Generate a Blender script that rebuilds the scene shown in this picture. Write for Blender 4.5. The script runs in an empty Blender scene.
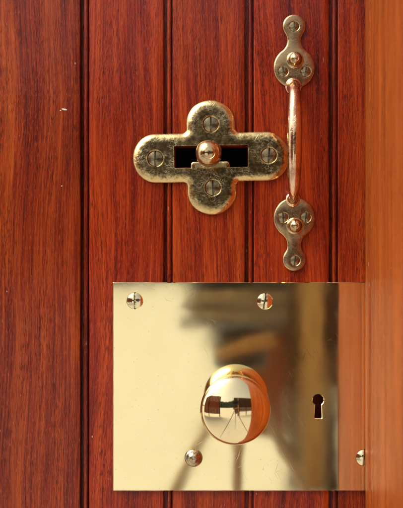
import bpy, bmesh, math, random
from mathutils import Vector, Matrix, noise as mnoise

# ---------------------------------------------------------------- units
S = 0.0007            # metres per photograph pixel on the face of the door
D = 950.0             # camera distance from the door face, in those pixels
FX, FY = 240.0, 254.0 # foot of the camera's perpendicular on the door
H = 1.20              # height of the camera above the ground
scene = bpy.context.scene
col = scene.collection
R = math.radians
def X(px): return (px - FX) * S
def Z(py): return H + (FY - py) * S
def pX(px, h): return (px - FX) * S * (D - h) / D          # a point standing h in front of the door
def pZ(py, h): return H + (FY - py) * S * (D - h) / D

# ---------------------------------------------------------------- camera
cam = bpy.data.cameras.new('camera'); camo = bpy.data.objects.new('camera', cam); col.objects.link(camo)
camo.location = (0, -D * S, H); camo.rotation_euler = (R(90), 0, 0)
cam.sensor_fit = 'VERTICAL'; cam.sensor_height = 36.0; cam.sensor_width = 36.0
cam.lens = 36.0 * D / 508.0
cam.shift_x = (201.5 - FX) / 508.0
cam.shift_y = 0.0
cam.clip_start = 0.01; cam.clip_end = 500
cam.dof.use_dof = True; cam.dof.focus_distance = (D - 5) * S
cam.dof.aperture_fstop = cam.lens / 7.5
scene.camera = camo

# ---------------------------------------------------------------- sky, sun, exposure
SUN_EL, SUN_AZ = 48.0, -62.0     # azimuth from the -Y direction (in front of the door) towards -X
world = bpy.data.worlds.new('World'); scene.world = world; world.use_nodes = True
wn = world.node_tree; wn.nodes.clear()
sky = wn.nodes.new('ShaderNodeTexSky'); sky.sky_type = 'NISHITA'; sky.sun_disc = False
sky.sun_elevation = R(SUN_EL); sky.air_density = 1.0; sky.dust_density = 4.0; sky.ozone_density = 0.6
hs = wn.nodes.new('ShaderNodeHueSaturation'); hs.inputs['Saturation'].default_value = 0.25
bg = wn.nodes.new('ShaderNodeBackground'); bg.inputs['Strength'].default_value = 0.12
wo = wn.nodes.new('ShaderNodeOutputWorld')
wn.links.new(sky.outputs[0], hs.inputs['Color']); wn.links.new(hs.outputs[0], bg.inputs[0]); wn.links.new(bg.outputs[0], wo.inputs[0])
sl = bpy.data.lights.new('sun', 'SUN'); sl.energy = 1.5; sl.angle = R(48); sl.color = (1.0, 0.92, 0.80)
so = bpy.data.objects.new('sun', sl); col.objects.link(so)
az = R(SUN_AZ); el = R(SUN_EL)
to_sun = Vector((math.sin(az) * math.cos(el), -math.cos(az) * math.cos(el), math.sin(el)))
so.rotation_euler = to_sun.to_track_quat('Z', 'Y').to_euler()
sky.sun_rotation = math.atan2(to_sun.x, to_sun.y)
so.location = to_sun * 5
vs = scene.view_settings
vs.view_transform = 'Standard'; vs.look = 'None'; vs.gamma = 1.0; vs.exposure = 0.72; vs.use_curve_mapping = False
scene.cycles.max_bounces = 10; scene.cycles.glossy_bounces = 6

# ---------------------------------------------------------------- node helpers
class NT:
    def __init__(self, name):
        self.m = bpy.data.materials.new(name); self.m.use_nodes = True
        self.t = self.m.node_tree; self.b = self.t.nodes['Principled BSDF']
        self.co = self.t.nodes.new('ShaderNodeTexCoord').outputs['Object']
        self.rnd = None
    def n(self, typ, **kw):
        nd = self.t.nodes.new(typ)
        for k, v in kw.items(): setattr(nd, k, v)
        return nd
    def L(self, a, b): self.t.links.new(a, b)
    def put(self, sock, v):
        if hasattr(v, 'is_linked') or isinstance(v, bpy.types.NodeSocket): self.L(v, sock)
        else: sock.default_value = v
    def math(self, op, a, b=0.0, c=None, clamp=False):
        nd = self.n('ShaderNodeMath', operation=op, use_clamp=clamp)
        self.put(nd.inputs[0], a); self.put(nd.inputs[1], b)
        if c is not None: self.put(nd.inputs[2], c)
        return nd.outputs[0]
    def vec(self, scale=(1, 1, 1), rot=(0, 0, 0), loc=None, src=None):
        nd = self.n('ShaderNodeMapping'); self.L(src or self.co, nd.inputs['Vector'])
        nd.inputs['Scale'].default_value = scale; nd.inputs['Rotation'].default_value = rot
        if loc is not None: self.put(nd.inputs['Location'], loc)
        return nd.outputs[0]
    def rvec(self, deg, scale, loc):
        return self.vec(scale, loc=loc, src=self.vec(rot=(0, R(deg), 0)))
    def noise(self, v, scale=1.0, detail=3.0, rough=0.55, dist=0.0):
        nd = self.n('ShaderNodeTexNoise'); self.L(v, nd.inputs['Vector'])
        nd.inputs['Scale'].default_value = scale; nd.inputs['Detail'].default_value = detail
        nd.inputs['Roughness'].default_value = rough; nd.inputs['Distortion'].default_value = dist
        return nd.outputs['Fac']
    def voro(self, v, scale=1.0, feature='F1'):
        nd = self.n('ShaderNodeTexVoronoi', feature=feature); self.L(v, nd.inputs['Vector']); nd.inputs['Scale'].default_value = scale
        return nd.outputs
    def ramp(self, f, pts):
        nd = self.n('ShaderNodeValToRGB'); self.L(f, nd.inputs[0]); cr = nd.color_ramp
        while len(cr.elements) < len(pts): cr.elements.new(0.5)
        for e, (p, c) in zip(cr.elements, pts):
            e.position = p; e.color = (c, c, c, 1) if isinstance(c, (int, float)) else (*c, 1)
        return nd.outputs[0]
    def mix(self, f, a, b, mode='MIX'):
        nd = self.n('ShaderNodeMix', data_type='RGBA', blend_type=mode)
        self.put(nd.inputs['Factor'], f)
        for s, v in ((nd.inputs[6], a), (nd.inputs[7], b)):
            if isinstance(v, tuple): v = (*v[:3], 1)
            self.put(s, v)
        return nd.outputs[2]
    def bump(self, h, strength, dist, normal=None):
        nd = self.n('ShaderNodeBump'); self.L(h, nd.inputs['Height'])
        nd.inputs['Strength'].default_value = strength; nd.inputs['Distance'].default_value = dist
        if normal: self.L(normal, nd.inputs['Normal'])
        return nd.outputs[0]
    def squiggle(self, v, scale, width, dist=0.0, detail=1.0):
        """thin curved lines: where a noise crosses its middle value"""
        f = self.noise(v, scale, detail, 0.5, dist)
        a = self.math('ABSOLUTE', self.math('SUBTRACT', f, 0.5))
        return self.ramp(a, [(0.0, 1.0), (width, 0.0)])

def wood(name, light, mid, dark, coat=0.5, specks=True, tint=0.05, seed=0.0, flake=0.47):
    w = NT(name); b = w.b
    oi = w.n('ShaderNodeObjectInfo'); rnd = oi.outputs['Random']
    off = w.n('ShaderNodeCombineXYZ')
    w.L(w.math('MULTIPLY_ADD', rnd, 37.0, seed), off.inputs[0]); w.L(w.math('MULTIPLY', rnd, 11.0), off.inputs[2])
    base = w.n('ShaderNodeVectorMath', operation='ADD'); w.L(w.co, base.inputs[0]); w.L(off.outputs[0], base.inputs[1])
    p = base.outputs[0]
    # slow lean of the grain across the board
    wob = w.noise(w.vec((9, 9, 3.0), src=p), 1.0, 1.0)
    wv = w.n('ShaderNodeCombineXYZ'); w.L(w.math('MULTIPLY', w.math('SUBTRACT', wob, 0.5), 0.035), wv.inputs[0])
    ad = w.n('ShaderNodeVectorMath', operation='ADD'); w.L(p, ad.inputs[0]); w.L(wv.outputs[0], ad.inputs[1])
    q = ad.outputs[0]
    band = w.noise(w.vec((95, 95, 3.0), src=q), 1.0, 4.0, 0.6)            # growth bands, about 10 mm
    fine = w.noise(w.vec((800, 800, 20), src=q), 1.0, 4.0, 0.65)            # fine streaks
    blot = w.noise(w.vec((16, 16, 6), src=p), 1.0, 3.0, 0.6)
    pore = w.noise(w.vec((2100, 2100, 150), src=q), 1.0, 2.0, 0.6)          # open pores
    pore = w.ramp(pore, [(0.53, 0.0), (0.62, 1.0)])
    pmask = w.ramp(w.noise(w.vec((120, 120, 14), src=q), 1.0, 3.0), [(0.36, 0.15), (0.62, 1.0)])
    pore = w.math('MULTIPLY', pore, pmask)
    f = w.math('ADD', w.math('MULTIPLY', band, 0.55), w.math('MULTIPLY', fine, 0.45))
    c = w.ramp(f, [(0.36, dark), (0.48, mid), (0.62, light)])
    c = w.mix(w.ramp(blot, [(0.35, 0.0), (0.70, 0.85)]), c, w.mix(1.0, c, (0.60, 0.46, 0.36), 'MULTIPLY'))
    c = w.mix(w.math('MULTIPLY', pore, 0.66), c, (dark[0] * 0.30, dark[1] * 0.35, dark[2] * 0.5))
    vein = w.ramp(w.noise(w.vec((330, 330, 7), loc=(4, 0, 2), src=q), 1.0, 3.0, 0.6), [(0.56, 0.0), (0.66, 1.0)])
    vein = w.math('MULTIPLY', vein, w.ramp(w.noise(w.vec((40, 40, 8), loc=(9, 0, 5), src=q), 1.0, 2.0), [(0.42, 0.0), (0.60, 0.50)]))
    c = w.mix(vein, c, (dark[0] * 0.8, dark[1] * 0.8, dark[2]))
    mott = w.noise(w.vec((1100, 1100, 260), loc=(2, 0, 8), src=p), 1.0, 2.0, 0.6)     # pebbly varnish, its highlights painted in as lighter spots
    c = w.mix(w.ramp(mott, [(0.56, 0.0), (0.72, 0.45)]), c, light)
    # per-board shade
    hsv = w.n('ShaderNodeHueSaturation'); w.L(c, hsv.inputs['Color'])
    w.L(w.math('MULTIPLY_ADD', rnd, tint * 2, 1.0 - tint), hsv.inputs['Value'])
    c = w.mix(1.0, hsv.outputs[0], oi.outputs['Color'], 'MULTIPLY')
    rough = w.math('MULTIPLY_ADD', fine, 0.22, 0.30)
    if specks:
        v = w.voro(w.vec((210, 210, 120), src=p), 1.0)
        sep = w.n('ShaderNodeSeparateColor'); w.L(v['Color'], sep.inputs[0])
        keep = w.ramp(sep.outputs[0], [(0.94, 0.0), (0.95, 1.0)])
        size = w.math('MULTIPLY_ADD', sep.outputs[1], 0.07, 0.02)
        dot = w.math('LESS_THAN', v['Distance'], size)
        sp = w.math('MULTIPLY', dot, keep)
        # flaked varnish: short pale dashes along the grain, in patches
        fl = w.ramp(w.noise(w.vec((900, 900, 130), src=p), 1.0, 3.0, 0.6), [(0.67, 0.0), (0.71, 1.0)])
        flm = w.ramp(w.noise(w.vec((22, 22, 12), src=p), 1.0, 2.0), [(flake, 0.0), (flake + 0.19, 1.0)])
        fl = w.math('MULTIPLY', fl, flm)
        c = w.mix(w.math('MAXIMUM', w.math('MULTIPLY', sp, 0.6), w.math('MULTIPLY', fl, 0.5), clamp=True), c, (0.62, 0.42, 0.32))
    w.L(c, b.inputs['Base Color']); w.L(rough, b.inputs['Roughness'])
    b.inputs['Coat Weight'].default_value = coat; b.inputs['Coat Roughness'].default_value = 0.13; b.inputs['Coat IOR'].default_value = 1.52
    b.inputs['Specular IOR Level'].default_value = 0.10
    hgt = w.math('ADD', w.math('SUBTRACT', w.math('MULTIPLY', fine, 0.5), pore), w.math('MULTIPLY', mott, 0.8))
    nb = w.bump(hgt, 0.7, 0.0003)
    w.L(nb, b.inputs['Normal'])
    w.L(w.bump(w.math('ADD', hgt, w.noise(w.vec((60, 60, 25), src=p), 1.0, 3.0)), 0.26, 0.00035), b.inputs['Coat Normal'])
    return w.m

def brass_polished(name, colr=(0.91, 0.79, 0.45), rough=0.058, wav=0.12):
    w = NT(name); b = w.b
    scr = None
    for rot, lo in ((28, 0.70), (71, 0.71), (-17, 0.72), (-58, 0.71)):
        q = w.ramp(w.noise(w.rvec(rot, (1900, 40, 60), (rot, 0, 1)), 1.0, 1.0), [(lo, 0.0), (lo + 0.05, 1.0)])
        scr = q if scr is None else w.math('MAXIMUM', scr, q)
    msk = w.ramp(w.noise(w.co, 28.0, 3.0), [(0.45, 0.0), (0.7, 1.0)])
    scr = w.math('MULTIPLY', scr, msk)
    smear = w.noise(w.vec((14, 14, 9)), 1.0, 4.0, 0.6)
    spot = w.ramp(w.noise(w.co, 900.0, 2.0), [(0.70, 0.0), (0.76, 1.0)])
    c = w.mix(w.ramp(smear, [(0.45, 0.0), (0.75, 0.35)]), colr, (colr[0] * 0.90, colr[1] * 0.84, colr[2] * 0.72))
    c = w.mix(w.math('MULTIPLY', spot, 0.55), c, (0.30, 0.20, 0.10))
    w.L(c, b.inputs['Base Color']); b.inputs['Metallic'].default_value = 1.0
    r = w.math('ADD', w.math('MULTIPLY_ADD', w.ramp(smear, [(0.35, 0.0), (0.75, 1.0)]), 0.07, rough - 0.03), w.math('MULTIPLY', scr, 0.05))
    w.L(r, b.inputs['Roughness'])
    n1 = w.bump(w.noise(w.co, 22.0, 2.0), wav, 0.0006)
    n2 = w.bump(scr, 0.07, 0.00003, n1)
    w.L(n2, b.inputs['Normal'])
    return w.m

def brass_worn(name, dull, bright, stain, rough=0.34, squig=1.0, pits=1.0, wear=None):
    w = NT(name); b = w.b
    big = w.noise(w.co, 95.0, 4.0, 0.6)
    med = w.noise(w.co, 420.0, 4.0, 0.65)
    c = w.mix(w.ramp(w.math('ADD', w.math('MULTIPLY', big, 0.6), w.math('MULTIPLY', med, 0.4)), [(0.40, 0.0), (0.60, 1.0)]), dull, bright)
    st = w.ramp(w.noise(w.vec(loc=(3, 1, 7)), 60.0, 5.0, 0.65), [(0.50, 0.0), (0.64, 0.85)])
    c = w.mix(st, c, stain)
    if wear:
        at = w.n('ShaderNodeAttribute', attribute_name='wear')
        e = w.math('ADD', at.outputs['Fac'], w.math('MULTIPLY', w.math('SUBTRACT', med, 0.5), 1.6), clamp=True)
        c = w.mix(w.ramp(e, [(0.25, 0.0), (0.75, 1.0)]), c, wear)
    lines = w.math('MAXIMUM', w.squiggle(w.co, 150.0, 0.009, 0.6, 2.0), w.squiggle(w.vec(loc=(5, 2, 1)), 210.0, 0.008, 1.2, 2.0))
    lines = w.math('MULTIPLY', lines, 0.7)
    for rot, lo in ((20, 0.68), (64, 0.68), (-35, 0.67), (-80, 0.69), (102, 0.69), (43, 0.68)):
        q = w.ramp(w.noise(w.rvec(rot, (1500, 60, 190), (rot * 0.37, 0, 3)), 1.0, 1.0), [(lo, 0.0), (lo + 0.04, 1.0)])
        lines = w.math('MAXIMUM', lines, q)
    lm = w.ramp(w.noise(w.vec(loc=(1, 9, 4)), 150.0, 3.0), [(0.42, 0.0), (0.62, 1.0)])
    chips = w.ramp(w.noise(w.vec(loc=(8, 3, 2)), 700.0, 3.0, 0.6), [(0.66, 0.0), (0.70, 1.0)])
    lines = w.math('MAXIMUM', w.math('MULTIPLY', lines, lm), w.math('MULTIPLY', chips, w.math('MULTIPLY', lm, 0.8)))
    c = w.mix(w.math('MULTIPLY', lines, 0.55 * squig), c, (0.93, 0.83, 0.52))
    w.L(c, b.inputs['Base Color']); b.inputs['Metallic'].default_value = 1.0
    r = w.math('ADD', w.math('MULTIPLY_ADD', med, 0.22, rough - 0.11), w.math('MULTIPLY', st, 0.14))
    w.L(r, b.inputs['Roughness'])
    pt = w.ramp(w.noise(w.vec(loc=(2, 2, 2)), 1500.0, 2.0), [(0.30, -1.0), (0.42, 0.0)])
    n1 = w.bump(w.math('ADD', big, w.math('MULTIPLY', med, 0.25)), 0.35, 0.0007)
    n2 = w.bump(w.math('SUBTRACT', w.math('MULTIPLY', med, 0.4), w.math('MULTIPLY', lines, 0.8)), 0.45 * pits, 0.00016, n1)
    w.L(n2, b.inputs['Normal'])
    return w.m

def plain(name, c, rough=0.6, metal=0.0, var=0.25, scale=60.0, bump=0.0, spec=0.5):
    w = NT(name); b = w.b
    f = w.noise(w.co, scale, 5.0, 0.6)
    w.L(w.mix(f, tuple(v * (1 - var) for v in c), tuple(min(1, v * (1 + var)) for v in c)), b.inputs['Base Color'])
    b.inputs['Roughness'].default_value = rough; b.inputs['Metallic'].default_value = metal; b.inputs['Specular IOR Level'].default_value = spec
    if bump: w.L(w.bump(f, bump, 0.002), b.inputs['Normal'])
    return w.m

M = {}
M['door'] = wood('mahogany', (0.48, 0.080, 0.0085), (0.26, 0.0225, 0.0028), (0.058, 0.0042, 0.0015), coat=0.42)
M['bead'] = wood('mahogany_bead', (0.40, 0.060, 0.009), (0.21, 0.018, 0.003), (0.050, 0.0035, 0.0015), coat=0.6, flake=0.34, seed=1.0)
M['jamb'] = wood('jamb_timber', (0.46, 0.112, 0.019), (0.37, 0.080, 0.013), (0.26, 0.050, 0.008), coat=0.0, tint=0.04, seed=4.0)
M['plate'] = brass_polished('polished_plate_brass')
M['knob'] = brass_polished('polished_knob_brass', (0.90, 0.74, 0.42), 0.06, 0.05)
M['bolt'] = brass_worn('scratched_cast_brass', (0.16, 0.108, 0.046), (0.33, 0.235, 0.10), (0.07, 0.040, 0.020), 0.22, 0.95, 0.7, (0.72, 0.52, 0.22))
M['handle_plate'] = brass_worn('bronzed_brass', (0.34, 0.215, 0.105), (0.44, 0.29, 0.15), (0.22, 0.125, 0.065), 0.25, 0.12, 0.25, (0.64, 0.42, 0.20))
M['grip'] = brass_worn('copper_toned_brass', (0.74, 0.44, 0.27), (0.86, 0.58, 0.36), (0.46, 0.22, 0.13), 0.13, 0.5, 0.9)
M['stud'] = brass_worn('stud_brass', (0.46, 0.32, 0.15), (0.74, 0.56, 0.30), (0.20, 0.12, 0.06), 0.13, 0.3, 0.5)
M['screw_worn'] = brass_worn('worn_screw_brass', (0.20, 0.155, 0.085), (0.36, 0.28, 0.15), (0.11, 0.075, 0.045), 0.22, 0.3, 0.5)
M['screw_bright'] = brass_worn('bright_screw_brass', (0.84, 0.70, 0.40), (0.92, 0.80, 0.50), (0.60, 0.42, 0.22), 0.10, 0.1, 0.15)
M['screw_grey'] = brass_worn('grey_green_screw_brass', (0.26, 0.22, 0.15), (0.56, 0.44, 0.26), (0.09, 0.10, 0.10), 0.20, 0.8, 1.0)
M['slot_shade_black'] = plain('slot_shade_black', (0.004, 0.003, 0.004), 0.9, 0.0, spec=0.05)  # near-black colour that paints the shade deep in the bolt slot
M['black'] = plain('black_camera_body', (0.02, 0.02, 0.022), 0.45)
M['tripod'] = plain('dark_tripod_metal', (0.06, 0.055, 0.06), 0.4, 0.6)
M['ground'] = plain('pale_concrete', (0.62, 0.60, 0.56), 0.85, 0.0, 0.10, 3.0, 0.2)
M['timber'] = wood('brown_timber', (0.10, 0.034, 0.012), (0.065, 0.020, 0.008), (0.03, 0.009, 0.004), coat=0.2, specks=False, seed=9.0)
M['rust'] = wood('rust_brown_timber', (0.36, 0.11, 0.035), (0.27, 0.07, 0.024), (0.15, 0.035, 0.014), coat=0.1, specks=False, seed=6.0)
M['olive'] = wood('olive_tan_timber', (0.52, 0.35, 0.16), (0.42, 0.26, 0.11), (0.26, 0.14, 0.05), coat=0.1, specks=False, seed=7.0)
M['fleck'] = plain('cream_paint', (0.72, 0.62, 0.52), 0.6)
M['added_belt'] = plain('added_belt_foliage', (0.045, 0.055, 0.025), 0.8, 0.0, 0.6, 0.9)  # dark tone of the added tree belt
M['leg'] = plain('bronze_tripod_leg', (0.34, 0.22, 0.13), 0.5, 0.0)
M['tan'] = wood('tan_timber', (0.62, 0.36, 0.14), (0.50, 0.27, 0.10), (0.34, 0.16, 0.05), coat=0.2, specks=False, seed=2.0)

# ---------------------------------------------------------------- object helpers
def empty(name, loc, label, cat, group=None, roty=0.0):
    o = bpy.data.objects.new(name, None); col.objects.link(o); o.location = loc; o.rotation_euler = (0, roty, 0)
    o.empty_display_size = 0.02; o['label'] = label; o['category'] = cat
    if group: o['group'] = group
    return o
def mesh(name, bm, sharp=35.0):
    bmesh.ops.remove_doubles(bm, verts=bm.verts, dist=1e-7)
    bmesh.ops.recalc_face_normals(bm, faces=bm.faces)
    me = bpy.data.meshes.new(name); bm.to_mesh(me); bm.free()
    for p in me.polygons: p.use_smooth = True
    me.set_sharp_from_angle(angle=R(sharp))
    return me
def obj(name, me, mat, parent=None, loc=(0, 0, 0), roty=0.0):
    if isinstance(me, bmesh.types.BMesh): me = mesh(name, me)
    if mat and not me.materials: me.materials.append(mat)
    o = bpy.data.objects.new(name, me); col.objects.link(o); o.parent = parent; o.location = loc; o.rotation_euler = (0, roty, 0)
    return o
def V(x, z, h): return (x * S, -h * S, z * S)           # local pixels: x right, z up, h out of the door

def arc(cx, cy, r, a0, a1, n):
    return [(cx + r * math.cos(R(a0 + (a1 - a0) * i / n)), cy + r * math.sin(R(a0 + (a1 - a0) * i / n))) for i in range(n + 1)]
def dedupe(pts, d=1e-3):
    out = []
    for p in pts:
        if not out or math.hypot(p[0] - out[-1][0], p[1] - out[-1][1]) > d: out.append(p)
    if math.hypot(out[0][0] - out[-1][0], out[0][1] - out[-1][1]) <= d: out.pop()
    return out
def resample(pts, step):
    out = []
    for i, p in enumerate(pts):
        q = pts[(i + 1) % len(pts)]; l = math.hypot(q[0] - p[0], q[1] - p[1]); k = max(1, int(l / step))
        for j in range(k): out.append((p[0] + (q[0] - p[0]) * j / k, p[1] + (q[1] - p[1]) * j / k))
    return out
def inset(pts, d):
    n = len(pts); out = []
    for i in range(n):
        a, p, c = pts[i - 1], pts[i], pts[(i + 1) % n]
        e1 = Vector((p[0] - a[0], p[1] - a[1])).normalized(); e2 = Vector((c[0] - p[0], c[1] - p[1])).normalized()
        n1 = Vector((-e1.y, e1.x)); n2 = Vector((-e2.y, e2.x)); m = (n1 + n2)
        m = m / max(0.4, m.length_squared) * 2
        m = (n1 + n2).normalized() / max(0.5, (n1 + n2).normalized().dot(n1))
        out.append((p[0] + m.x * d, p[1] + m.y * d))
    return out
def ring(bm, pts, h, jig=0.0):
    return [bm.verts.new(V(x, z, h + (mnoise.noise((x * 0.09, z * 0.09, 3.3)) * jig))) for x, z in pts]
def bridge(bm, a, b):
    n = len(a)
    for i in range(n):
        try: bm.faces.new((a[i], a[(i + 1) % n], b[(i + 1) % n], b[i]))
        except ValueError: pass
def plate(outline, holes, profile, jig=0.0, grow=1.6):
    """a sheet with a shaped edge: profile = [(inset, height)...] from the back edge to the face; holes = [(loop, [(grow, height)...])]"""
    bm = bmesh.new(); prev = None; wl = bm.verts.layers.float.new('wear')
    for d, h in profile:
        r = ring(bm, inset(outline, d) if d else outline, h, jig)
        for v in r: v[wl] = max(0.0, min(1.0, 1.15 - d / max(1.0, profile[-1][0]) * 1.15))
        if prev: bridge(bm, prev, r)
        prev = r
    top = profile[-1][1]; loops = [prev]
    for loop, prof in holes:
        r00 = ring(bm, inset(loop, -grow), top, jig); loops.append(r00)
        r0 = ring(bm, loop, top, jig); bridge(bm, r00, r0); p = r0
        for v in r0: v[wl] = 0.75
        for g, h in prof:
            r = ring(bm, inset(loop, g) if g else loop, h); bridge(bm, p, r); p = r
    edges = []
    for lp in loops:
        for i in range(len(lp)):
            e = bm.edges.get((lp[i], lp[(i + 1) % len(lp)])) or bm.edges.new((lp[i], lp[(i + 1) % len(lp)]))
            edges.append(e)
    bmesh.ops.triangle_fill(bm, use_beauty=True, use_dissolve=False, edges=edges, normal=(0, -1, 0))
    return bm
def circle(cx, cy, r, n=28): return arc(cx, cy, r, 0, 360, n)[:-1]
def csink(x, z, r, T): return (circle(x, z, r), [(0.9, T - 0.9), (1.0, T - 3.0)])
def lathe(prof, n=40, ell=None):
    """prof = [(radius, height)...]; closed where the radius is 0"""
    bm = bmesh.new(); prev = None
    for r, h in prof:
        cur = [bm.verts.new(V(0, 0, h))] if r <= 1e-6 else [bm.verts.new(V(r * math.cos(2 * math.pi * i / n), r * math.sin(2 * math.pi * i / n), h)) for i in range(n)]
        if prev:
            if len(prev) == 1 and len(cur) > 1:
                for i in range(n): bm.faces.new((prev[0], cur[i], cur[(i + 1) % n]))
            elif len(cur) == 1 and len(prev) > 1:
                for i in range(n): bm.faces.new((prev[i], prev[(i + 1) % n], cur[0]))
            elif len(cur) > 1: bridge(bm, prev, cur)
        prev = cur
    return bm
def screw_mesh(name, r, dome, slot, depth, mat, bend=0.0):
    """slotted screw head, its rim at height 0"""
    out = bmesh.new()
    Rs = (r * r + dome * dome) / (2 * dome)
    prof = [(r * 0.94, -3.0), (r, -0.7), (r, -0.1)] + [(r * k / 8.0, math.sqrt(max(0, Rs * Rs - (r * k / 8.0) ** 2)) - (Rs - dome)) for k in range(8, -1, -1)]
    for sgn in (-1, 1):
        b = lathe(prof, 32)
        g = b.verts[:] + b.edges[:] + b.faces[:]
        bmesh.ops.bisect_plane(b, geom=g, plane_co=(sgn * slot / 2 * S, 0, 0), plane_no=(-sgn, 0, 0), clear_outer=True)
        bmesh.ops.holes_fill(b, edges=[e for e in b.edges if e.is_boundary], sides=0)
        me = bpy.data.meshes.new('t'); b.to_mesh(me); b.free(); out.from_mesh(me); bpy.data.meshes.remove(me)
    fl = [out.verts.new(V(x, z, dome - depth)) for x, z in ((-slot, -r * 0.96), (slot, -r * 0.96), (slot, r * 0.96), (-slot, r * 0.96))]
    out.faces.new(fl)
    for v in out.verts:                                   # a worn slot is never quite straight
        if abs(v.co.x) < slot * S: v.co.x += bend * S * math.sin(v.co.z / (r * S) * 2.6)
    me = mesh(name, out, 40); me.materials.append(mat); return me
def box(bm, x0, x1, y0, y1, z0, z1):
    vs_ = [bm.verts.new((x, y, z)) for x in (x0, x1) for y in (y0, y1) for z in (z0, z1)]
    for f in ((0, 1, 3, 2), (4, 6, 7, 5), (0, 4, 5, 1), (2, 3, 7, 6), (0, 2, 6, 4), (1, 5, 7, 3)): bm.faces.new([vs_[i] for i in f])
def bevel_box(x0, x1, y0, y1, z0, z1, w, seg=2):
    bm = bmesh.new(); box(bm, x0, x1, y0, y1, z0, z1)
    bmesh.ops.bevel(bm, geom=bm.edges[:], offset=w, segments=seg, profile=0.5, affect='EDGES'); return bm
def tube(pts, radii, n=16, squash=None):
    bm = bmesh.new(); prev = None; up = Vector((1, 0, 0))
    for i, p in enumerate(pts):
        a = Vector(pts[max(0, i - 1)]); b = Vector(pts[min(len(pts) - 1, i + 1)]); t = (b - a).normalized()
        u = (up - t * up.dot(t)).normalized(); w = t.cross(u)
        cur = [bm.verts.new(Vector(p) + (u * math.cos(2 * math.pi * k / n) + w * math.sin(2 * math.pi * k / n)) * radii[i]) for k in range(n)]
        if prev: bridge(bm, prev, cur)
        else: bm.faces.new(cur)
        prev = cur
    bm.faces.new(prev); return bm

# ---------------------------------------------------------------- the ground
bm = bmesh.new(); g = 120.0
bm.faces.new([bm.verts.new(p) for p in ((-g, -g, 0), (g, -g, 0), (g, g, 0), (-g, g, 0))])
o = obj('ground', bm, M['ground']); o['kind'] = 'structure'; o['label'] = 'pale concrete ground seen in the brass reflections'

# ---------------------------------------------------------------- the boarded door
door = empty('door', (X(80), 0, 0), 'varnished red mahogany door of beaded upright boards carrying the brass fittings', 'door')
JOINT = [81.0 + 82.2 * k for k in range(-6, 5)]
JOINT[5] = -14.0; JOINT[6:11] = [80.2, 163.5, 244.8, 329.0, 411.0]
TOP, TH = 2.02, 32.0
def board_profile(w):
    """closed outline (x, depth) of one board, starting at its joint; the bead lies in its left edge"""
    a = [(2.6, -TH), (2.6, -7.0), (8.8, -7.0), (9.0, -1.3), (9.25, -0.5), (9.9, 0.0)]
    k = 12
    for i in range(1, k): a.append((9.9 + (w - 11.0) * i / k, 0.12 * math.sin(i * 1.7)))
    a += [(w - 1.0, 0.0), (w - 0.35, -0.35), (w, -1.2), (w, -8.6), (w + 2.6, -8.6), (w + 2.6, -TH)]
    return a
TONE = {5: (0.96, 1.02, 1.0, 1), 6: (1.0, 0.80, 0.75, 1), 7: (1.06, 0.98, 0.9, 1), 8: (0.98, 0.76, 0.75, 1), 9: (1.05, 0.95, 0.8, 1)}
def cut(o, boxes):
    """cut recesses (x0, x1, z0, z1, depth, pixels) into a board"""
    for x0, x1, py0, py1, dep in boxes:
        b = bmesh.new(); box(b, X(x0), X(x1), -0.01, dep * S, Z(py1), Z(py0))
        bmesh.ops.recalc_face_normals(b, faces=b.faces)
        me = bpy.data.meshes.new('cutter'); b.to_mesh(me); b.free()
        c = bpy.data.objects.new('cutter', me); col.objects.link(c)
        m = o.modifiers.new('cut', 'BOOLEAN'); m.operation = 'DIFFERENCE'; m.solver = 'EXACT'; m.object = c
        bpy.context.view_layer.update()
        dg = bpy.context.evaluated_depsgraph_get()
        new = bpy.data.meshes.new_from_object(o.evaluated_get(dg))
        o.modifiers.clear(); o.data = new
        bpy.data.objects.remove(c); bpy.data.meshes.remove(me)
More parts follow.
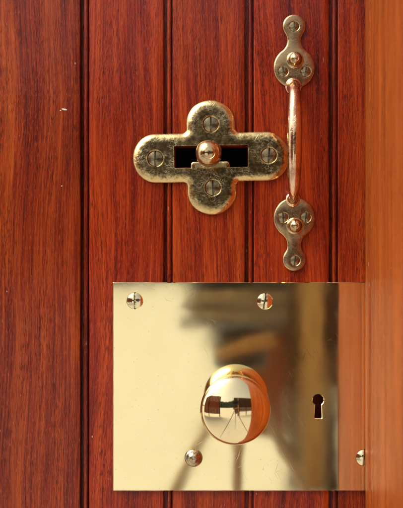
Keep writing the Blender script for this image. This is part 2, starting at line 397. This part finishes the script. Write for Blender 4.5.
for k in range(len(JOINT)):
    j = JOINT[k]; w = (JOINT[k + 1] - j) if k + 1 < len(JOINT) else 70.0
    prof = board_profile(w); bm = bmesh.new()
    zs = [0.004, 0.3, 0.6, 0.9] + [Z(560) + (Z(-60) - Z(560)) * i / 60 for i in range(61)] + [1.6, 1.8, TOP]
    prev = None
    for z in zs:
        cur = []
        for i, (x, d) in enumerate(prof):
            dx = 0.0; dd = 0.0
            if 3 <= i <= 6 or len(prof) - 6 <= i <= len(prof) - 3:
                dx = 0.28 * mnoise.noise((j * 0.7 + i * 0.02, z * 55, 0.5)) + 0.16 * mnoise.noise((j * 0.7, z * 210, 4.5))
                dd = 0.12 * mnoise.noise((j, z * 160, 9.1))
            cur.append(bm.verts.new((X(j + x + dx) - X(j), -(d + dd) * S, z)))
        if prev: bridge(bm, prev, cur)
        else: bm.faces.new(cur)
        prev = cur
    bm.faces.new(prev)
    bo = obj('board', bm, M['door'], door, (X(j) - X(80), 0, 0)); bo.color = TONE.get(k, (1, 1, 1, 1))
    # half-round bead sitting in the rebate
    bm = bmesh.new(); prev = None
    pf = [(3.4, -6.9)] + [(5.55 + 2.15 * math.cos(R(180 - 180 * i / 8)), -3.0 + 2.1 * math.sin(R(180 * i / 8))) for i in range(9)] + [(7.7, -6.9)]
    for z in zs:
        cur = [bm.verts.new(((x + 0.22 * mnoise.noise((j, z * 60, 2.0))) * S, -(d + 0.15 * mnoise.noise((j, z * 120, 7.0))) * S, z)) for x, d in pf]
        if prev: bridge(bm, prev, cur)
        else: bm.faces.new(cur)
        prev = cur
    bm.faces.new(prev)
    obj('bead', bm, M['bead'], bo).color = bo.color
    if k == 5:                                                   # paint flecks stuck to the wide board
        for fx, fy, fl, fw in ((64.5, 109.5, 2.8, 0.8), (60.6, 110.6, 0.8, 0.45), (62.0, 186.0, 0.45, 0.8)):
            fp = [(fl * math.cos(R(a)) * (1 + 0.25 * mnoise.noise((fx, a * 0.03, 1))), fw * math.sin(R(a)) * (1 + 0.3 * mnoise.noise((fy, a * 0.04, 5)))) for a in range(0, 360, 24)]
            obj('paint_fleck', plate(fp, [], [(0, 0.0), (0.05, 0.35), (0.3, 0.5)]), M['fleck'], bo, (X(fx) - X(j), 0, Z(fy)), R(12))
    if k == 8 - 1: slot_board = bo
    if k == 8: next_board = bo
bpy.context.view_layer.update()
cut(slot_board, [(174.8, 260.0, 146.2, 167.6, 26)])
cut(next_board, [(236.0, 247.6, 146.2, 167.6, 26), (311.5, 324.5, 392.0, 419.0, 26)])
for ch in next_board.children:                                   # the bead stops at the slot
    cut(ch, [(236.0, 253.0, 146.2, 167.6, 26)])

# ---------------------------------------------------------------- the jamb at the right
jamb = empty('door_jamb', (X(365), 0, 0), 'blurred orange timber door jamb standing forward at the right edge', 'door jamb')
bm = bevel_box(0.0005, 0.14, -187 * S * 1.42, -36.5 * S, 0.003, TOP, 0.0025, 3)
jx = pX(365, 6) - X(365)
obj('post', bm, M['jamb'], jamb, (jx, 0, 0))
bm = bmesh.new(); prev = None
pf = [(0.06, -6 * S), (0.0012, -6 * S), (0.0004, -6.8 * S), (0.0, -8 * S)]
pf += [(-0.0000 , -30 * S), (0.0006, -33.5 * S), (0.0022, -34.6 * S), (0.0022, -36.3 * S), (0.06, -36.3 * S)]
for z in (0.003, 0.6, 1.0, 1.4, TOP):
    cur = [bm.verts.new((x, y, z)) for x, y in pf]
    if prev: bridge(bm, prev, cur)
    else: bm.faces.new(cur)
    prev = cur
bm.faces.new(prev)
obj('stop_bead', bm, M['jamb'], jamb, (jx, 0, 0))

# ---------------------------------------------------------------- the sliding bolt with its clover-shaped plate
bolt = empty('sliding_bolt', (X(211.3), 0, Z(157.6)), 'scratched clover-shaped brass bolt plate with black slot and small round knob', 'bolt', roty=R(-1.1))
T = 5.6; a, bb, hw, f = 78.2, 57.2, 24.5, 3.6
out = []
for q in range(4):
    L = a if q % 2 == 0 else bb
    loc = arc(L - hw, 0, hw, -78, 78, 22)
    loc = [(L - hw * 1.0 + 0, 0)] and loc
    # slightly squarer than a half circle
    loc = [(x, y) for x, y in arc(L - hw + 1.5, 0, hw, -90, 90, 26)]
    loc = [(min(x, L) if False else x - 1.5 * max(0, (x - (L - hw)) / hw), y) for x, y in loc]
    nxt = arc(hw + f, hw + f, f, 270, 180, 7)
    for x, y in loc + nxt:
        c_, s_ = math.cos(q * math.pi / 2), math.sin(q * math.pi / 2)
        out.append((x * c_ - y * s_, x * s_ + y * c_))
out = resample(dedupe(out), 2.6)
out = [(x + 0.35 * mnoise.noise((x * 0.06, y * 0.06, 1.0)), y + 0.35 * mnoise.noise((x * 0.06, y * 0.06, 8.0))) for x, y in out]
def rrect(x0, x1, z0, z1, r, n=4):
    return arc(x1 - r, z1 - r, r, 0, 90, n) + arc(x0 + r, z1 - r, r, 90, 180, n) + arc(x0 + r, z0 + r, r, 180, 270, n) + arc(x1 - r, z0 + r, r, 270, 360, n)
slot = rrect(-36.8, 36.8, -10.4, 11.6, 1.2)
SC = [(-55.5, -0.5), (57.5, 0.6), (0.3, 32.6), (1.2, -30.6)]
holes = [(slot, [(-0.0, T - 1.0), (-0.2, 0.05)])] + [csink(x, z, 8.4, T) for x, z in SC]
bm = plate(out, holes, [(1.8, 0.05), (1.5, 1.0), (0.2, 1.3), (0.0, 2.0), (0.6, 2.9), (1.9, 3.9), (3.6, 4.75), (5.2, T), (9.0, T + 0.05)], 0.25)
obj('cover_plate', bm, M['bolt'], bolt)
bm = plate(rrect(-38.0, 38.0, -12.5, 13.0, 1.5), [], [(0, -20), (0, -19), (0.8, -18)])
obj('slot_shade_sheet', bm, M['slot_shade_black'], bolt)  # black sheet at the slot's bottom, standing in for its deep shade
# tab of the slide, lapping over the lower lip of the slot
tab = resample(dedupe(arc(15.3, -7.3, 3.0, 0, 90, 5) + arc(-20.3 + 3, -7.3, 3.0, 90, 180, 5) + [(-20.3, -13.5), (-13, -15.5), (9, -15.5), (18.3, -13.5)]), 2.5)
bm = plate(tab, [], [(0.3, -18), (0.0, 5.3), (0.2, 5.7), (0.9, 6.4), (2.0, 6.7)], 0.3)
for v in bm.verts:                                               # its lower edge runs out flush under the cover plate
    if v.co.z < -10.5 * S: v.co.y += 2.6 * S
obj('slide_tab', bm, M['bolt'], bolt)
sw = screw_mesh('screw', 7.3, 1.1, 1.7, 2.6, M['screw_worn'], 0.1)
for (x, z), rz in zip(SC, (0, 4, 0, -3)): obj('screw', sw, None, bolt, (x * S, -(T - 0.9) * S, z * S), R(rz))
kb = obj('slide_knob', lathe([(9.5, 5), (9.5, 7.6), (8.8, 8.6), (6.4, 9.2), (5.6, 11), (5.8, 18), (7.6, 21), (11.2, 24), (12.7, 27.5), (13.1, 31), (12.6, 35), (11.0, 38.6), (8.4, 41.2), (6.6, 42.2), (6.2, 42.0), (5.8, 42.3), (3.4, 43.1), (0, 43.4)], 40), M['stud'], bolt,
         (-1.5 * S, 0, 1.0 * S))

# ---------------------------------------------------------------- the pull handle
pull = empty('pull_handle', (X(294), 0, Z(144)), 'copper-toned brass pull handle with two pear-shaped end plates, upright on the door', 'handle')
def pear(r2, r1, dist, neck):
    """big lobe at the origin, small lobe at +dist, a hollow waist between"""
    lo, hi = 1.0, 400.0
    def fil(Rf):
        d1, d2 = r2 + Rf, r1 + Rf
        y = (dist * dist + d1 * d1 - d2 * d2) / (2 * dist); x2 = d1 * d1 - y * y
        return (math.sqrt(x2) if x2 > 0 else 0.0), y
    for _ in range(60):
        m = (lo + hi) / 2; x, y = fil(m)
        if x - m < neck: lo = m
        else: hi = m
    Rf = lo; cx, cy = fil(Rf)
    ab = math.degrees(math.atan2(cy, cx)); asm = math.degrees(math.atan2(cy - dist, cx))
    return dedupe(arc(0, 0, r2, 180 - ab - 360, ab, 40) + arc(cx, cy, Rf, 180 + ab, 180 + asm, 10) + arc(0, dist, r1, asm, 180 - asm, 22)
                  + arc(-cx, cy, Rf, -asm, -ab, 10))
pts = resample(pear(20.8, 11.7, 41.5, 7.0), 2.6)
sh = screw_mesh('screw', 5.2, 0.9, 1.3, 2.2, M['screw_worn'], 0.08)
for sgn, cz, tilt, sc in ((1, 76.0, 0, ((0, 41.0, 4), (-10.9, -4.0, -6), (11.5, -4.0, 8))), (-1, -74.0, 0, ((0.8, 42.6, 8), (-11.0, -0.5, -4), (11.6, -0.5, 5)))):
    o2 = [(x, z * sgn) for x, z in pts]
    if sgn < 0: o2.reverse()
    T2 = 3.6
    hl = [csink(x, z * sgn, 5.6, T2) for x, z, r_ in sc]
    pm = obj('end_plate', plate(o2, hl, [(1.2, 0.05), (1.0, 0.8), (0, 1.1), (0, 1.7), (0.5, 2.7), (1.3, 3.3), (2.1, T2)], 0.2, 0.5), M['handle_plate'], pull, (0, 0, cz * S))
    for x, z, r_ in sc: obj('screw', sh, None, pm, (x * S, -(T2 - 0.8) * S, z * sgn * S), R(r_))
    sz = 7.0 if sgn > 0 else -8.0
    obj('stud', lathe([(8.6, 3.0), (8.6, 4.2), (7.9, 5.0), (7.0, 5.3), (6.6, 6.2), (6.9, 8.0), (6.8, 10.5), (6.0, 12.8), (4.4, 14.6), (3.2, 15.2), (2.7, 15.1), (2.0, 15.6), (0, 15.9)], 32), M['stud'], pm, (0.8 * S, 0, sz * S))
path = [(-0.8, 57.6, 1.0, 8.6), (-0.8, 57.2, 3.4, 8.3), (-0.8, 56.8, 5.0, 6.6), (-0.9, 56.3, 8.0, 5.4), (-1.0, 55.0, 14, 5.2), (-1.1, 51.5, 21, 5.4), (-1.2, 45, 27.5, 5.9), (-1.3, 35, 32.5, 6.5), (-1.5, 22, 35.5, 6.9), (-1.6, 6, 37, 7.1),
        (-1.6, -10, 36.6, 7.0), (-1.6, -24, 34.6, 6.7), (-1.6, -36, 31, 6.3), (-1.5, -45, 26, 5.7), (-1.4, -51, 20, 5.0), (-1.3, -54, 13.5, 4.5), (-1.2, -55.2, 8.0, 4.5), (-1.2, -55.6, 5.0, 5.6), (-1.2, -55.8, 3.4, 7.4), (-1.2, -56, 1.0, 7.8)]
def smooth(path, k=4):
    out = []
    for i in range(len(path) - 1):
        p0, p1, p2, p3 = path[max(0, i - 1)], path[i], path[i + 1], path[min(len(path) - 1, i + 2)]
        for s_ in range(k):
            t = s_ / k
            out.append(tuple(0.5 * (2 * b_ + (c_ - a_) * t + (2 * a_ - 5 * b_ + 4 * c_ - d_) * t * t + (3 * b_ - a_ - 3 * c_ + d_) * t ** 3) for a_, b_, c_, d_ in zip(p0, p1, p2, p3)))
    return out + [path[-1]]
sp = smooth(path)
obj('grip', tube([V(x, z, h) for x, z, h, r in sp], [r * S for x, z, h, r in sp], 24), M['grip'], pull)

# ---------------------------------------------------------------- the lock plate
LX, LZ = 113.2, 282.0
lock = empty('lock_plate', (X(LX), 0, Z(LZ)), 'large square polished brass lock plate with keyhole, below the clover-shaped bolt', 'lock plate')
PT = 4.2
W_, H_ = 378 - LX, 490.2 - LZ
ol = resample(dedupe(rrect(0, W_, -H_, 0, 0.9, 3)), 4)
ol = [(x + 0.14 * mnoise.noise((x * 0.08, y * 0.08, 2.0)), y + 0.16 * mnoise.noise((x * 0.08, y * 0.08, 6.0))) for x, y in ol]
kx, kz = 317.8 - LX, LZ - 399.4
key = arc(kx, kz, 6.1, -52, 232, 22) + [(kx - 4.2, kz - 18.0), (kx - 3.4, kz - 18.8), (kx + 3.4, kz - 18.8), (kx + 4.2, kz - 18.0)]
LS = [(135.3, 300.6, 8.2), (264.6, 301.2, 8.0), (193.8, 457.0, 8.8), (363.5, 457.0, 8.2)]
hl = [(key, [(0.7, PT - 0.7), (0.9, -6)])] + [csink(px - LX, LZ - py, r + 0.25, PT) for px, py, r in LS]
pl = obj('face_plate', mesh('face_plate', plate(ol, hl, [(0.8, 0.05), (0.7, 0.9), (0, 1.1), (0, PT - 1.0), (0.9, PT)]), 20), M['plate'], lock)
s1 = screw_mesh('screw', 8.1, 2.4, 1.9, 3.8, M['screw_bright'], 0.0)
s2 = screw_mesh('screw', 7.9, 2.0, 1.5, 3.6, M['screw_bright'], 0.7)
for (px, py, r), me, ro in zip(LS, (s1, s2, None, s1), (0, 3, 0, 6)):
    if me: obj('screw', me, None, lock, ((px - LX) * S, -(PT - 0.6) * S, (LZ - py) * S), R(ro))
    else: obj('screw', lathe([(8.3, -3), (8.8, -0.8), (8.8, 0), (8.0, 1.3), (6.6, 2.2), (5.6, 2.5), (5.2, 2.9), (4.4, 4.0), (3.0, 4.8), (1.5, 5.1), (0.9, 4.8), (0, 4.7)], 32), M['screw_grey'], lock, ((px - LX) * S, -(PT - 0.6) * S, (LZ - py) * S))['label'] = 'grey-green domed screw without a clear slot'

# ---------------------------------------------------------------- the door knob
kn = empty('door_knob', (pX(235.2, 48), -PT * S, pZ(410, 48)), 'round polished brass door knob at the middle of the lock plate', 'knob')
obj('rosette', lathe([(17.0, 0.05), (17.0, 1.6), (16.2, 2.6), (14.4, 3.2), (12.6, 3.5), (11.2, 4.4)], 48), M['knob'], kn)
obj('neck', lathe([(11.0, 3.0), (10.4, 5), (9.8, 8), (9.6, 13), (10.2, 18), (11.6, 21)], 48), M['knob'], kn)
Rs = 44.0; turn = []
r_, h_, th = 0.0, 58.0, 0.0                                      # walk outwards from the crown, the slope growing faster near the rim
while r_ < 33.2 and th < 86:
    turn.append((r_, h_))
    ds = 0.8; curv = 1.0 / Rs if r_ < 22 else 1.0 / 9.5 if r_ > 25 else 1.0 / Rs + (r_ - 22) / 3.0 * (1 / 9.5 - 1 / Rs)
    r_ += ds * math.cos(R(th)); h_ -= ds * math.sin(R(th)); th += math.degrees(ds * curv)
k_ = 33.3 / turn[-1][0]; turn = [(r * k_, h) for r, h in turn]
rm, hm = turn[-1]
back = [(10.6, 19.5), (13, 21.2), (17, 23.2), (22, 26.2), (26.5, 29.8), (29.8, 33.6), (rm - 1.2, hm - 4.6), (rm - 0.2, hm - 2.0), (rm + 0.1, hm - 0.8)]
prof = back + turn[::-1]
prof[-1] = (0.0, prof[-1][1])
obj('knob_head', mesh('knob_head', lathe(prof, 96), 60), M['knob'], kn)

# ---------------------------------------------------------------- what the brass reflects: camera on its tripod, timber wall behind
ty = -(D * S + 0.075)
tri = empty('tripod', (0, ty, 0), 'dark tripod reflected below the knob in the brass plate', 'tripod')
az_ = H - 0.19
obj('head', bevel_box(-0.04, 0.04, -0.04, 0.04, H - 0.165, H - 0.105, 0.010), M['tripod'], tri)
obj('pan_handle', tube([(-0.035, 0.05, H - 0.145), (0.05, 0.05, H - 0.12)], [0.008, 0.011]), M['tan'], tri)
obj('column', tube([(0, 0, H - 0.235), (0, 0, H - 0.16)], [0.012, 0.014]), M['tripod'], tri)
for ang, spl in ((32, 0.60), (148, 0.60), (268, 0.52)):
    dx, dy = math.cos(R(ang)), math.sin(R(ang))
    def pt(z, s_=spl, dx=dx, dy=dy): return (dx * (s_ * (az_ - z) + 0.02), dy * (s_ * (az_ - z) + 0.02), z)
    lg = obj('leg', tube([pt(az_), pt(0.5), pt(0.5), pt(0.01)], [0.008, 0.0075, 0.006, 0.005], 12), M['leg'], tri)
pc = empty('photo_camera', (0, ty, H), 'black camera on the tripod, facing the door', 'camera')
obj('body', bevel_box(-0.07, 0.07, -0.05, 0.012, -0.055, 0.05, 0.008), M['black'], pc)
bm = lathe([(0.0, 0), (34 / 0.7, 0), (34 / 0.7, 60), (31 / 0.7, 62), (30 / 0.7, 40), (0, 36)], 40)
bmesh.ops.transform(bm, matrix=Matrix.Rotation(math.pi, 4, 'Z'), verts=bm.verts)
obj('lens', bm, M['black'], pc, (0, 0.010, 0))

wl = empty('timber_wall', (0, -4.2, 0), 'brown banded timber wall reflected in the upper right of the brass plate', 'wall')
random.seed(3)
bands = [(0.50, 0.60, 'timber', -0.10), (0.61, 0.70, 'rust', -0.10), (0.71, 0.82, 'timber', -0.16), (0.825, 0.87, 'timber', -0.30), (0.875, 0.912, 'olive', -0.26), (0.915, 0.952, 'timber', -0.30),
         (0.957, 1.008, 'olive', -0.27), (1.012, 1.10, 'timber', -0.26)]
z = 1.105
while z < 2.3:
    bands.append((z, z + 0.135, 'timber', -0.23)); z += 0.14
for z0, z1, mt, xl in bands:
    obj('plank', bevel_box(xl, 2.6, -0.03 - random.uniform(0, 0.02), random.uniform(0, 0.015), z0, z1, 0.005, 1), M[mt], wl)
obj('hatch', bevel_box(0.05, 0.23, 0.018, 0.06, 0.28, 0.80, 0.006, 1), M['rust'], wl)
for xa, xb, mt in ((0.235, 0.295, 'timber'), (0.30, 0.42, 'tan'), (0.425, 0.50, 'timber'), (1.4, 1.5, 'timber'), (2.3, 2.4, 'timber')):
    obj('post', bevel_box(xa, xb, 0.022, 0.09, 0.0, 2.3, 0.008, 1), M[mt], wl)

rf = empty('board_fence', (-1.7, -3.3, 0), 'reddish board fence reflected at the left of the knob', 'fence')
for k in range(15):
    obj('board', bevel_box(k * 0.20, k * 0.20 + 0.192, -0.012, 0.012, 0.30, 2.30 + random.uniform(-0.02, 0.02), 0.004, 1), M['rust'], rf)
for x in (0.1, 1.5, 2.9): obj('post', bevel_box(x - 0.04, x + 0.04, -0.10, -0.02, 0.0, 2.2, 0.004, 1), M['timber'], rf)
rf.rotation_euler = (0, 0, R(141))

bm = bmesh.new(); prev = None; NA, NZ = 150, 14  # added belt of trees, out of view, darkens what varnish and brass reflect
for i in range(NA + 1):
    t = i / NA; ang = R(-58 + 150 * t); cur = []                 # behind the camera, left to right
    top = 8.5 + 2.2 * mnoise.noise((t * 9, 0.3, 1.0)) + 1.3 * mnoise.noise((t * 31, 2.3, 1.0))
    for k in range(NZ + 1):
        u = k / NZ; a_ = math.pi * u
        rad = 43 - 3.0 * math.cos(a_) * (0.6 + 0.4 * math.sin(a_)); zz = top * math.sin(a_) ** 0.8
        d_ = 1.3 * mnoise.noise((t * 40, zz * 0.5, u * 5)) + 0.6 * mnoise.noise((t * 110, zz * 1.3, u * 9))
        cur.append(bm.verts.new((math.sin(ang) * (rad + d_), -math.cos(ang) * (rad + d_), max(0, zz + d_ * 0.5 * math.sin(a_)))))
    if prev:
        for k in range(NZ): bm.faces.new((prev[k], prev[k + 1], cur[k + 1], cur[k]))
    prev = cur
o = obj('added_tree_belt', bm, M['added_belt']); o['kind'] = 'stuff'; o['label'] = 'far belt of trees, unseen, added to darken the reflections above the horizon'
